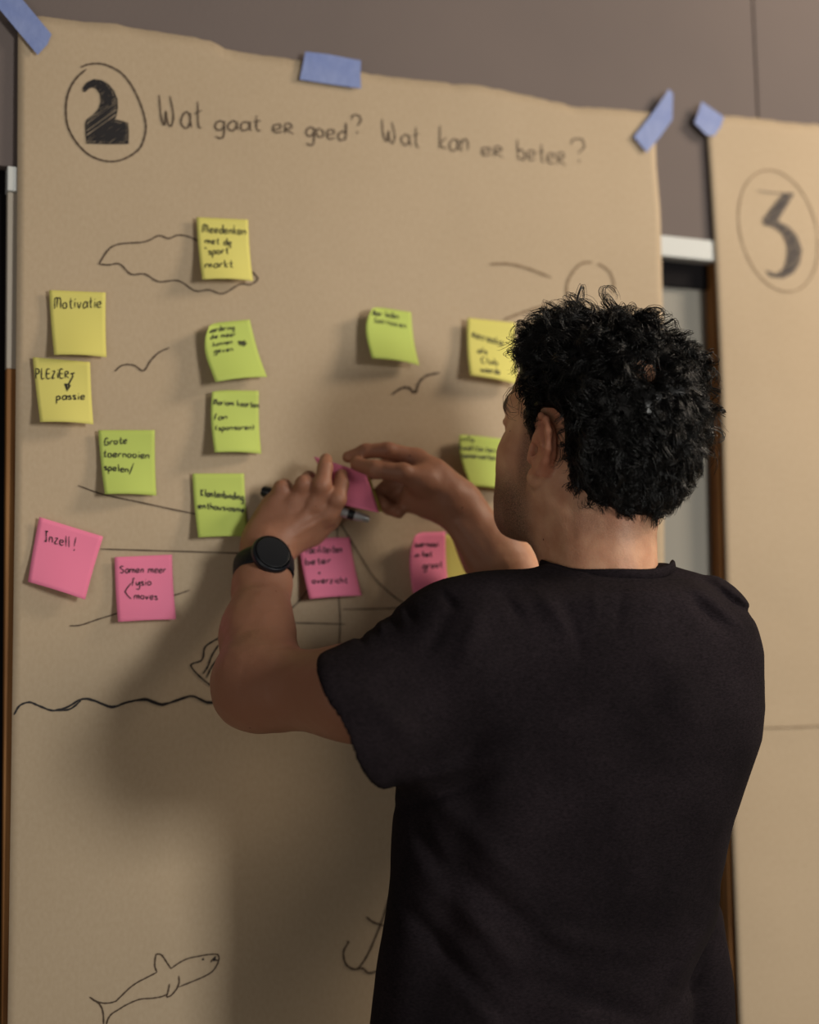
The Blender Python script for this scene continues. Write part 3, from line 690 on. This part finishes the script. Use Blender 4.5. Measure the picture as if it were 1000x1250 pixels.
lo, hi = bounds(body_prims)
V, Q = surface(body_prims, lo, hi, .0021, body_detail, slack=1.3)
V = relax(V, Q, 1, .45)
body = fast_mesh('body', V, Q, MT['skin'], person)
hp = hloc(V)
def ss(x, a, b): t = np.clip((x-a)/(b-a), 0, 1); return t*t*(3-2*t)
stb = ss(-hp[:, 2], .030, .075)*ss(hp[:, 0], -.005, .03)*(1-ss(-hp[:, 2], .125, .155))*(np.abs(hp[:, 1]) < .09)
stb = np.maximum(stb, .8*ss(hp[:, 0], .012, .02)*(1-ss(hp[:, 0], .03, .045))*(np.abs(hp[:, 1]) < .09)*ss(-hp[:, 2], -.03, -.01)*(1-ss(-hp[:, 2], .125, .155)))
stb = np.maximum(stb, .8*ss(-hp[:, 2], .045, .075)*(1-ss(-hp[:,2], .082, .11))*(1-ss(hp[:, 0], -.055, -.035))*(np.abs(hp[:, 1]) < .075)*(hp[:, 0] > -.13)*.6)
eb = ss(hp[:, 0], .070, .078)*ss(hp[:, 2], .014, .018)*(1-ss(hp[:, 2], .028, .033))*ss(np.abs(hp[:, 1]), .008, .014)*(np.abs(hp[:, 1]) < .056)
onhead = (hp[:, 0] < .125) & ((hp**2).sum(1) < .17**2) & (V[:, 2] > 1.50)
attr(body, 'stubble', np.clip(np.maximum(stb*.78, eb*.9), 0, 1)*onhead)
attr(body, 'tan', ss(-((V-P(735, 700, 1.5)).dot(VX)), .04, .16)*(1-onhead*1.0))  # skin darkens left of the neck: arm shade put into the colour
isear = ((np.abs(hp[:, 1]) > .074) & (np.abs(hp[:, 2]) < .045) & (np.abs(hp[:, 0]) < .035))
fl = isear*.30
for c, r in ((P(285,868,1.50), .035), (P(300,885,1.50), .03)): fl = np.maximum(fl, .5*np.exp(-((V-c)**2).sum(1)/r**2))
fl = np.maximum(fl, .38*np.exp(-((V-D(375,610,1.68))**2).sum(1)/.04**2)); fl = np.maximum(fl, .38*np.exp(-((V-P(480,580,1.7))**2).sum(1)/.05**2))
attr(body, 'flush', fl)
print('body', len(V), time.time()-T0)

# ---- hair: a close cap under a mass of curls
HT = [(-.14,-.080),(-.07,-.078),(-.050,-.066),(-.040,-.045),(-.034,-.015),(-.028,.018),(-.012,.028),(.010,.026),(.013,-.010),(.024,-.012),(.030,.030),(.044,.052),(.062,.074),(.09,.095),(.12,.12)]
def ubot(f): return np.interp(f, [q[0] for q in HT], [q[1] for q in HT])
CR = P(787, 452, 1.40)
for _ in range(60): CR = CR+nrm(ray(787, 452)).dot(R.T)*float(field(skull, CR[None])[0])*.8
print('crown', hloc(CR))
bald = lambda p: np.exp(-((p-CR)**2).sum(1)/.018**2)
def haircap(p, d):
    q = hloc(p)
    g = d-.0085-.006*ss(q[:, 2], .02, .10)-.003*wob(p, 130, 3)+.021*bald(p)
    return smax(g, (ubot(q[:, 0])-q[:, 2])*.8, .006)
hcp = skull+[EL(H(-.052,0,-.030), (.050,.052,.052), HA, .02)]
lo, hi = bounds(hcp, .04)
Vh, Qh = surface(hcp, lo, hi, .0032, haircap, slack=1.8)
Vh = relax(Vh, Qh, 1, .5)
# normals of the cap
n4 = np.cross(Vh[Qh[:, 2]]-Vh[Qh[:, 0]], Vh[Qh[:, 3]]-Vh[Qh[:, 1]])
ar = np.linalg.norm(n4, axis=1); qc = Vh[Qh].mean(1); qn = n4/ar[:, None]
sgn = np.sign(((qc-H(-.012,0,.02))*qn).sum(1).mean()); qn *= sgn
ql = hloc(qc); outer = (((qc-H(-.012,0,.02))*qn).sum(1) > .02) & (ql[:, 2] > ubot(ql[:, 0])+.007)
cand = np.where(outer)[0]; pr_ = ar[cand]*(1-.97*bald(qc[cand])); pr_ /= pr_.sum()
def strands(nclump, per, seg=13, r0=.00036, wild=False):
    VV = []; FF = []; base = 0
    cd_ = cand; pp_ = pr_
    if wild: cd_ = cand[ql[cand, 2] > .045]; pp_ = None
    pick = RNG.choice(cd_, nclump, p=pp_)
    ts = np.linspace(0, 1, seg)
    for ci in pick:
        c = qc[ci]; n = qn[ci]; lc = ql[ci]
        # hair lies back and down at the sides, up and forward on top
        flow = -u_*1.0-f_*.35 if lc[2] < .07 else (f_*.9*(1 if lc[0] > -.02 else -.8)+l_*.5*np.sign(lc[1]+.01))
        flow = flow+RNG.normal(0, .45, 3); flow -= n*flow.dot(n); flow = nrm(flow); side = np.cross(n, flow)
        low = ss(np.array([lc[2]]), -.07, .03)[0]
        Lc = RNG.uniform(.022, .040)*(.55+.55*low); lift = RNG.uniform(.003, .014)*(.35+.9*low); cr = RNG.uniform(.0035, .0075)*(.6+.5*low)
        turns = RNG.uniform(.7, 1.7)*math.pi*2; ph = RNG.uniform(0, 6.28); hand = RNG.choice([-1, 1])
        if RNG.random() < .09 and lc[2] > .0: lift *= 1.7; cr *= 1.4
        if wild: lift = RNG.uniform(.006, .019); cr = RNG.uniform(.005, .009); Lc = RNG.uniform(.02, .04); turns = RNG.uniform(3.5, 7.5)
        if lc[0] > -.045 and not wild:
            q_ = float(np.clip((lc[2]-ubot(lc[0]))/.045, .22, 1)); Lc *= q_; lift *= q_; cr *= max(q_, .45)
        for k in range(per):
            r = c+side*RNG.normal(0, .0017)+flow*RNG.normal(0, .0017)-n*.002
            L1 = Lc*RNG.uniform(.75, 1.15); cr1 = cr*RNG.uniform(.8, 1.2); ph1 = ph+RNG.normal(0, .16); tn = turns*RNG.uniform(.95, 1.05); sp = RNG.normal(0, .0014, 3)
            w = ts**.7
            ang = ph1+hand*tn*ts
            pts = r+np.outer(lift*np.sin(np.minimum(ts*2.4, 2.2))*1.1, n)+np.outer(L1*ts, flow)*.75+sp*ts[:, None] \
                 +np.outer(cr1*w*np.cos(ang), n)*.8+np.outer(cr1*w*np.sin(ang), side)+np.outer(cr1*w*np.sin(ang+.9), flow)*.9
            # hug the skull
            T = np.gradient(pts, axis=0); T /= np.linalg.norm(T, axis=1)[:, None]+1e-9
            A = np.cross(T, n+.01); A /= np.linalg.norm(A, axis=1)[:, None]+1e-9; Bn = np.cross(T, A)
            rr = r0*RNG.uniform(.8, 1.5)*(1-.75*ts**2)
            for a in (0, 2.094, 4.189):
                VV.append(pts+A*(rr*math.cos(a))[:, None]+Bn*(rr*math.sin(a))[:, None])
    VV = np.array(VV)                        # (3*ns, seg, 3)
    ns = len(VV)//3; VV = VV.reshape(ns, 3, seg, 3)
    idx = np.arange(ns*3*seg).reshape(ns, 3, seg)
    for a in range(3):
        b = (a+1) % 3
        FF.append(np.stack([idx[:, a, :-1], idx[:, a, 1:], idx[:, b, 1:], idx[:, b, :-1]], -1).reshape(-1, 4))
    return VV.reshape(-1, 3), np.concatenate(FF)
Vs, Qs = strands(1500, 9)
Vw, Qw = strands(240, 2, 22, .00034, True)
Qs = np.concatenate([Qs, Qw+len(Vs)]); Vs = np.concatenate([Vs, Vw])
def hairmat():
    m = mat('black_hair', lin(9, 8, 8), .36, .35)
    return m
MT['hair'] = hairmat()
hair = fast_mesh('hair', np.concatenate([Vh, Vs]), np.concatenate([Qh, Qs+len(Vh)]), MT['hair'], person)
tag(hair, 'curly black hair thinning at the crown', kind='stuff')
print('hair', len(Vs), time.time()-T0)

# ---- t-shirt
ZC = 1.49; S_ = ZC/F
rows = [(700,676,812,.058),(706,655,832,.070),(712,632,858,.083),(718,600,884,.096),(728,556,902,.106),(745,530,914,.110),(770,512,927,.114),(800,500,941,.117),(840,492,948,.119),(870,489,949,.120),(910,487,944,.119),(960,484,928,.116),
        (1010,480,911,.113),(1060,476,900,.110),(1110,470,886,.108),(1160,464,872,.108),(1200,459,862,.110),(1250,450,856,.112),(1330,440,856,.115),(1480,432,862,.118)]
rY = np.array([(r[0]-625)*S_ for r in rows]); rC = np.array([((r[1]+r[2])/2-500)*S_ for r in rows]); rA = np.array([(r[2]-r[1])/2*S_ for r in rows]); rB = np.array([r[3] for r in rows])
class LOFT:
    op = 'u'; k = .03; r = None
    def __call__(s, p):
        c = (p-CAM); X = c.dot(VX); Y = c.dot(VY); Z = c.dot(VZ)
        xc = np.interp(Y, rY, rC); a = np.interp(Y, rY, rA); b = np.interp(Y, rY, rB)
        dz = Z-(1.515+.22*(X-xc))
        q = (np.abs((X-xc)/a)**2.35+np.abs(dz/b)**2.35)**(1/2.35)
        d = (q-1)*np.minimum(a, b)
        return np.maximum(np.maximum(d, rY[0]-Y), Y-rY[-1])
class PLANE:
    def __init__(s, pt, n, k=.006): s.pt = pt; s.n = nrm(n); s.k = k; s.op = 'i'
    def __call__(s, p): return (p-s.pt).dot(s.n)
loft = LOFT()
hemn = nrm(-VX*.89+VY*.45+VZ*.12)
hemp = P(430, 882, 1.41)
sleeveL = G([RC(P(600,796,1.455), .070, P(422,884,1.395), .0740, .02, flat=(VZ, 1.12)), RC(P(640,775,1.47), .060, P(560,780,1.44), .058, .04), PLANE(hemp, hemn, .008),
             RC(P(511,840,1.425), .056, P(386,902,1.383), .0650, .004, 's', flat=(VZ, 1.12))], .026)
sleeveR = G([RC(P(856,784,1.53), .054, P(780,805,1.66), .060, .02)], .03)
shirt_prims = [loft, sleeveL, sleeveR, RC(P(811,708,1.515), .013, P(866,732,1.53), .026, .02), RC(P(672,712,1.50), .014, P(610,742,1.46), .024, .02), RC(P(700,760,1.49), .045, P(800,760,1.51), .045, .04),
               EL(P(838,1230,1.60), (.052,.06,.16), None, .012)]
folds = [# (x0,y0,x1,y1,width px,amp m)  + ridge, - groove
 (655,720,700,775,9,.0022),(690,742,712,800,8,-.0018),(845,712,905,765,7,.0030),(858,706,918,752,5,-.0026),(835,722,880,765,7,-.002),(870,704,925,745,4,.002),
 (590,735,560,820,12,.0022),(610,722,640,760,7,-.002),(560,728,520,800,10,-.0020),(497,738,505,760,5,-.0025),(540,724,556,742,5,-.003),(478,748,486,770,5,-.002),(462,756,468,775,4,.0018),(436,770,444,786,5,-.002),
 (500,955,600,925,10,.0035),(490,985,600,950,9,-.0030),(520,960,640,1080,15,.0030),(505,1000,560,1110,12,-.0028),(520,1060,640,1190,14,.004),(500,1110,600,1230,12,-.004),(560,1060,700,1180,13,-.0035),
 (600,1130,760,1160,14,.0025),(640,1190,800,1250,14,-.003),(880,1100,820,1210,14,.0045),(872,1150,800,1260,12,-.004),(840,1080,790,1180,16,.002),(560,1200,640,1300,12,.003),
 (725,712,728,760,6,.0012),(760,716,752,770,7,-.0014),(690,860,760,1000,30,.0015),(590,870,560,960,16,-.002),(450,850,500,900,14,.002),(580,960,520,1250,26,-.004),(640,880,600,980,20,.002),(800,780,860,900,22,.002)]
def shirt_detail(p, d):
    c = p-CAM; Z = c.dot(VZ); x = c.dot(VX)/Z*F+500; y = c.dot(VY)/Z*F+625
    for (x0, y0, x1, y1, w, a) in folds:
        dx, dy = x1-x0, y1-y0; t = np.clip(((x-x0)*dx+(y-y0)*dy)/(dx*dx+dy*dy), 0, 1)
        dd = (x-x0-t*dx)**2+(y-y0-t*dy)**2
        d = d-1.7*a*np.exp(-dd/(w*w))*np.sin(np.clip(t, .04, .96)*math.pi)**.5
    d = d-.0014*wob(p, 36, 4.)
    hd = (p-hemp).dot(hemn); d = d+.0005*np.exp(-((hd+.020)/.0015)**2)     # stitched hem
    return d
lo = np.array([1e9]*3); hi = -lo
for X in (380, 950):
    for Y in (680, 1490):
        for Z in (1.30, 1.75):
            q = P(X, Y, Z); lo = np.minimum(lo, q); hi = np.maximum(hi, q)
Vt, Qt = surface(shirt_prims, lo, hi, .0030, shirt_detail, slack=1.6)
Vt = relax(Vt, Qt, 1, .5)
def shirtmat():
    m = mat('charcoal_cotton', lin(20, 18, 20), .95, .06)
    nt = m.node_tree; N = nt.nodes.new; L = nt.links.new; b = nt.nodes['Principled BSDF']
    tc = N('ShaderNodeTexCoord'); mp = N('ShaderNodeMapping'); mp.inputs['Scale'].default_value = (260, 260, 700); L(tc.outputs['Object'], mp.inputs['Vector'])
    n = N('ShaderNodeTexNoise'); n.inputs['Scale'].default_value = 1; n.inputs['Detail'].default_value = 4; L(mp.outputs['Vector'], n.inputs['Vector'])
    n2 = N('ShaderNodeTexNoise'); n2.inputs['Scale'].default_value = 9; n2.inputs['Detail'].default_value = 4; L(tc.outputs['Object'], n2.inputs['Vector'])
    ml = N('ShaderNodeMath'); ml.operation = 'MULTIPLY'; L(n.outputs['Fac'], ml.inputs[0]); L(n2.outputs['Fac'], ml.inputs[1])
    r = N('ShaderNodeValToRGB'); r.color_ramp.elements[0].color = lin(12, 10, 12); r.color_ramp.elements[1].color = lin(45, 38, 42)
    r.color_ramp.elements[0].position = .05; r.color_ramp.elements[1].position = .50; L(ml.outputs[0], r.inputs['Fac']); L(r.outputs['Color'], b.inputs['Base Color'])
    bp = N('ShaderNodeBump'); bp.inputs['Strength'].default_value = .12; bp.inputs['Distance'].default_value = .0005; L(n.outputs['Fac'], bp.inputs['Height']); L(bp.outputs['Normal'], b.inputs['Normal'])
    return m
MT['shirt'] = shirtmat()
shirt = fast_mesh('t_shirt', Vt, Qt, MT['shirt'], person)
# ribbed collar band round the neck
def tube_mesh(name, path, w, h, nrmdir, m, parent, closed=True, seg=8):
    n = len(path); V = []; Fc = []
    for i in range(n):
        t = nrm(path[(i+1) % n]-path[i-1]); o = nrm(nrmdir(path[i], i)-t*np.dot(nrmdir(path[i], i), t)); s = np.cross(t, o)
        for k in range(seg):
            a = 2*math.pi*k/seg; V.append(path[i]+s*(math.cos(a)*w)+o*(math.sin(a)*h))
    for i in range(n if closed else n-1):
        j = (i+1) % n
        for k in range(seg): Fc.append((i*seg+k, i*seg+(k+1) % seg, j*seg+(k+1) % seg, j*seg+k))
    return mesh_obj(name, V, Fc, m, parent, True)
cc = P(741, 690, 1.520)
path = []
for i in range(64):
    a = 2*math.pi*i/64
    x = math.cos(a); z = math.sin(a)         # z<0: the nape, towards the camera
    q = cc+VX*(.0700*x)+VZ*(.068*z)+VY*(.0080*max(0, -z)**1.2+.030*max(0, z))
    path.append(q+VY*.001*math.sin(a*5))
tube_mesh('collar', path, .0062, .0026, lambda p, i: p-cc, MT['shirt'], shirt)
print('shirt', len(Vt), time.time()-T0)

# ---- trousers and shoes (mostly below the frame)
hipc = P(655, 1420, 1.53); 
def fl_(dx, dy, z): return np.array([hipc[0]+dx, hipc[1]+dy, z])
tro = [EL(fl_(0,0,hipc[2]-.04), (.150,.088,.12), None, .05)]
for s in (-1, 1):
    tro += [RC(fl_(.078*s,0,hipc[2]-.12), .080, fl_(.105*s,.0,.50), .066, .05), RC(fl_(.105*s,0,.50), .066, fl_(.115*s,-.01,.09), .055, .04)]
lo, hi = bounds(tro, .03)
Vq, Qq = surface(tro, lo, hi, .009, lambda p, d: d-.003*wob(p, 30, 2.)-.002*wob(p*np.array([1,1,3.]), 40, 7.), B=10, slack=1.8)
MT['denim'] = mat('dark_navy_denim', lin(32, 38, 56), .9, .15, col2=lin(38, 45, 64), nscale=60)
tr = fast_mesh('trousers', Vq, Qq, MT['denim'], person)
MT['shoe'] = mat('black_leather', lin(24, 22, 22), .45, .4)
for s in (-1, 1):
    x, y = hipc[0]+.115*s, hipc[1]
    sh = [EL((x,y+.01,.055), (.040,.060,.05), None, .03), EL((x,y+.11,.035), (.046,.095,.034), None, .03), RC((x,y-.04,.022), .022, (x,y+.15,.022), .022, .02), PLANE(np.array([0,0,.002]), (0,0,-1.), .002)]
    l2 = np.array([x-.07,y-.09,-.01]); h2 = np.array([x+.07,y+.23,.12])
    Vx, Qx = surface(sh, l2, h2, .005, None, B=8, slack=1.8)
    fast_mesh('shoe', Vx, Qx, MT['shoe'], person)

# ---- watch on the left wrist
wa = P(322, 694, 1.637); wax = nrm(P(326, 672, 1.653)-P(320, 715, 1.628))
s1 = nrm(VX-wax*VX.dot(wax)); s2 = nrm(np.cross(wax, s1)); s2 = s2 if s2.dot(VZ) < 0 else -s2        # s2 towards the camera
wax2 = nrm(wax+s1*.10)
watch = tube_mesh('wrist_watch', [wa+s1*(.0335*math.cos(a))+s2*(.0285*math.sin(a))+wax*(.0040*math.cos(a)+.0035*math.sin(a)) for a in np.linspace(0, 2*math.pi, 49)[:-1]], .0125, .0019, lambda p, i: p-wa, MT['watch2'], person)
def disc(name, c, ax, r, prof, m, parent, seg=40):
    e1 = nrm(np.cross(ax, [0.3, .2, 1])); e2 = np.cross(ax, e1); V = []; Fc = []
    for (rr, hh) in prof:
        for k in range(seg):
            a = 2*math.pi*k/seg; V.append(c+(e1*math.cos(a)+e2*math.sin(a))*(rr*r)+ax*hh)
    n = len(prof)
    for i in range(n-1):
        for k in range(seg): Fc.append((i*seg+k, i*seg+(k+1) % seg, (i+1)*seg+(k+1) % seg, (i+1)*seg+k))
    Fc += [tuple(range(seg)), tuple(reversed(range((n-1)*seg, n*seg)))]
    return mesh_obj(name, V, Fc, m, parent, True)
cdir = nrm(s2*.88+s1*.42+wax*.10)
cpt = P(332, 676, 1.612)
disc('watch_case', cpt, cdir, .0240, [(.86,-.0075),(.98,-.0055),(1.0,-.001),(.98,.0015),(.93,.0030),(.88,.0032)], MT['watch'], watch)
disc('watch_glass', cpt+cdir*.0032, cdir, .0205, [(1,-.001),(.98,.0004),(.95,.0009),(.93,.0010),(.5,.0010)], MT['blackp'], watch).data.polygons.foreach_set('use_smooth', [False]*164)

# ---- the note pad and the marker in his hands
note('yellow', [(390,560),(450,578),(467,625),(418,616)], 'yellow edge of the note behind the pink one held in both hands', depth=(1.699,1.700,1.695,1.699), group='notes held between the fingers')
note('pink', [(383,557),(446,577),(463,626),(412,615)], 'pink sticky note held between the fingers of both hands', depth=(1.693,1.690,1.685,1.690), group='notes held between the fingers', wk=.001)
def lathe(name, a, b, prof, m, parent=None, seg=20):
    ax_ = nrm(b-a); L_ = np.linalg.norm(b-a); e1 = nrm(np.cross(ax_, [0.1, .9, .3])); e2 = np.cross(ax_, e1); V = []; Fc = []
    for (t, r) in prof:
        for k in range(seg):
            q = 2*math.pi*k/seg; V.append(a+ax_*(t*L_)+(e1*math.cos(q)+e2*math.sin(q))*r)
    n = len(prof)
    for i in range(n-1):
        for k in range(seg): Fc.append((i*seg+k, i*seg+(k+1) % seg, (i+1)*seg+(k+1) % seg, (i+1)*seg+k))
    Fc += [tuple(range(seg)), tuple(reversed(range((n-1)*seg, n*seg)))]
    return mesh_obj(name, V, Fc, m, parent, True)
ma, mb = P(319, 599, 1.692), P(451, 634, 1.696)
mk = empty('marker_pen', (ma+mb)/2); tag(mk, 'silver marker pen with a black cap held in the left hand under the pink note', 'marker')
lathe('barrel', ma, mb, [(.30,.0052),(.34,.0058),(.90,.0058),(.94,.0050),(.985,.0044),(1.0,.003)], MT['silver'], mk)
lathe('cap', ma, mb, [(0,.0045),(.02,.0066),(.10,.0070),(.30,.0070),(.315,.0058)], MT['blackp'], mk)
lathe('grip_ring', ma, mb, [(.80,.0060),(.81,.0063),(.85,.0063),(.86,.0060)], MT['blackp'], mk)
print('total', time.time()-T0)
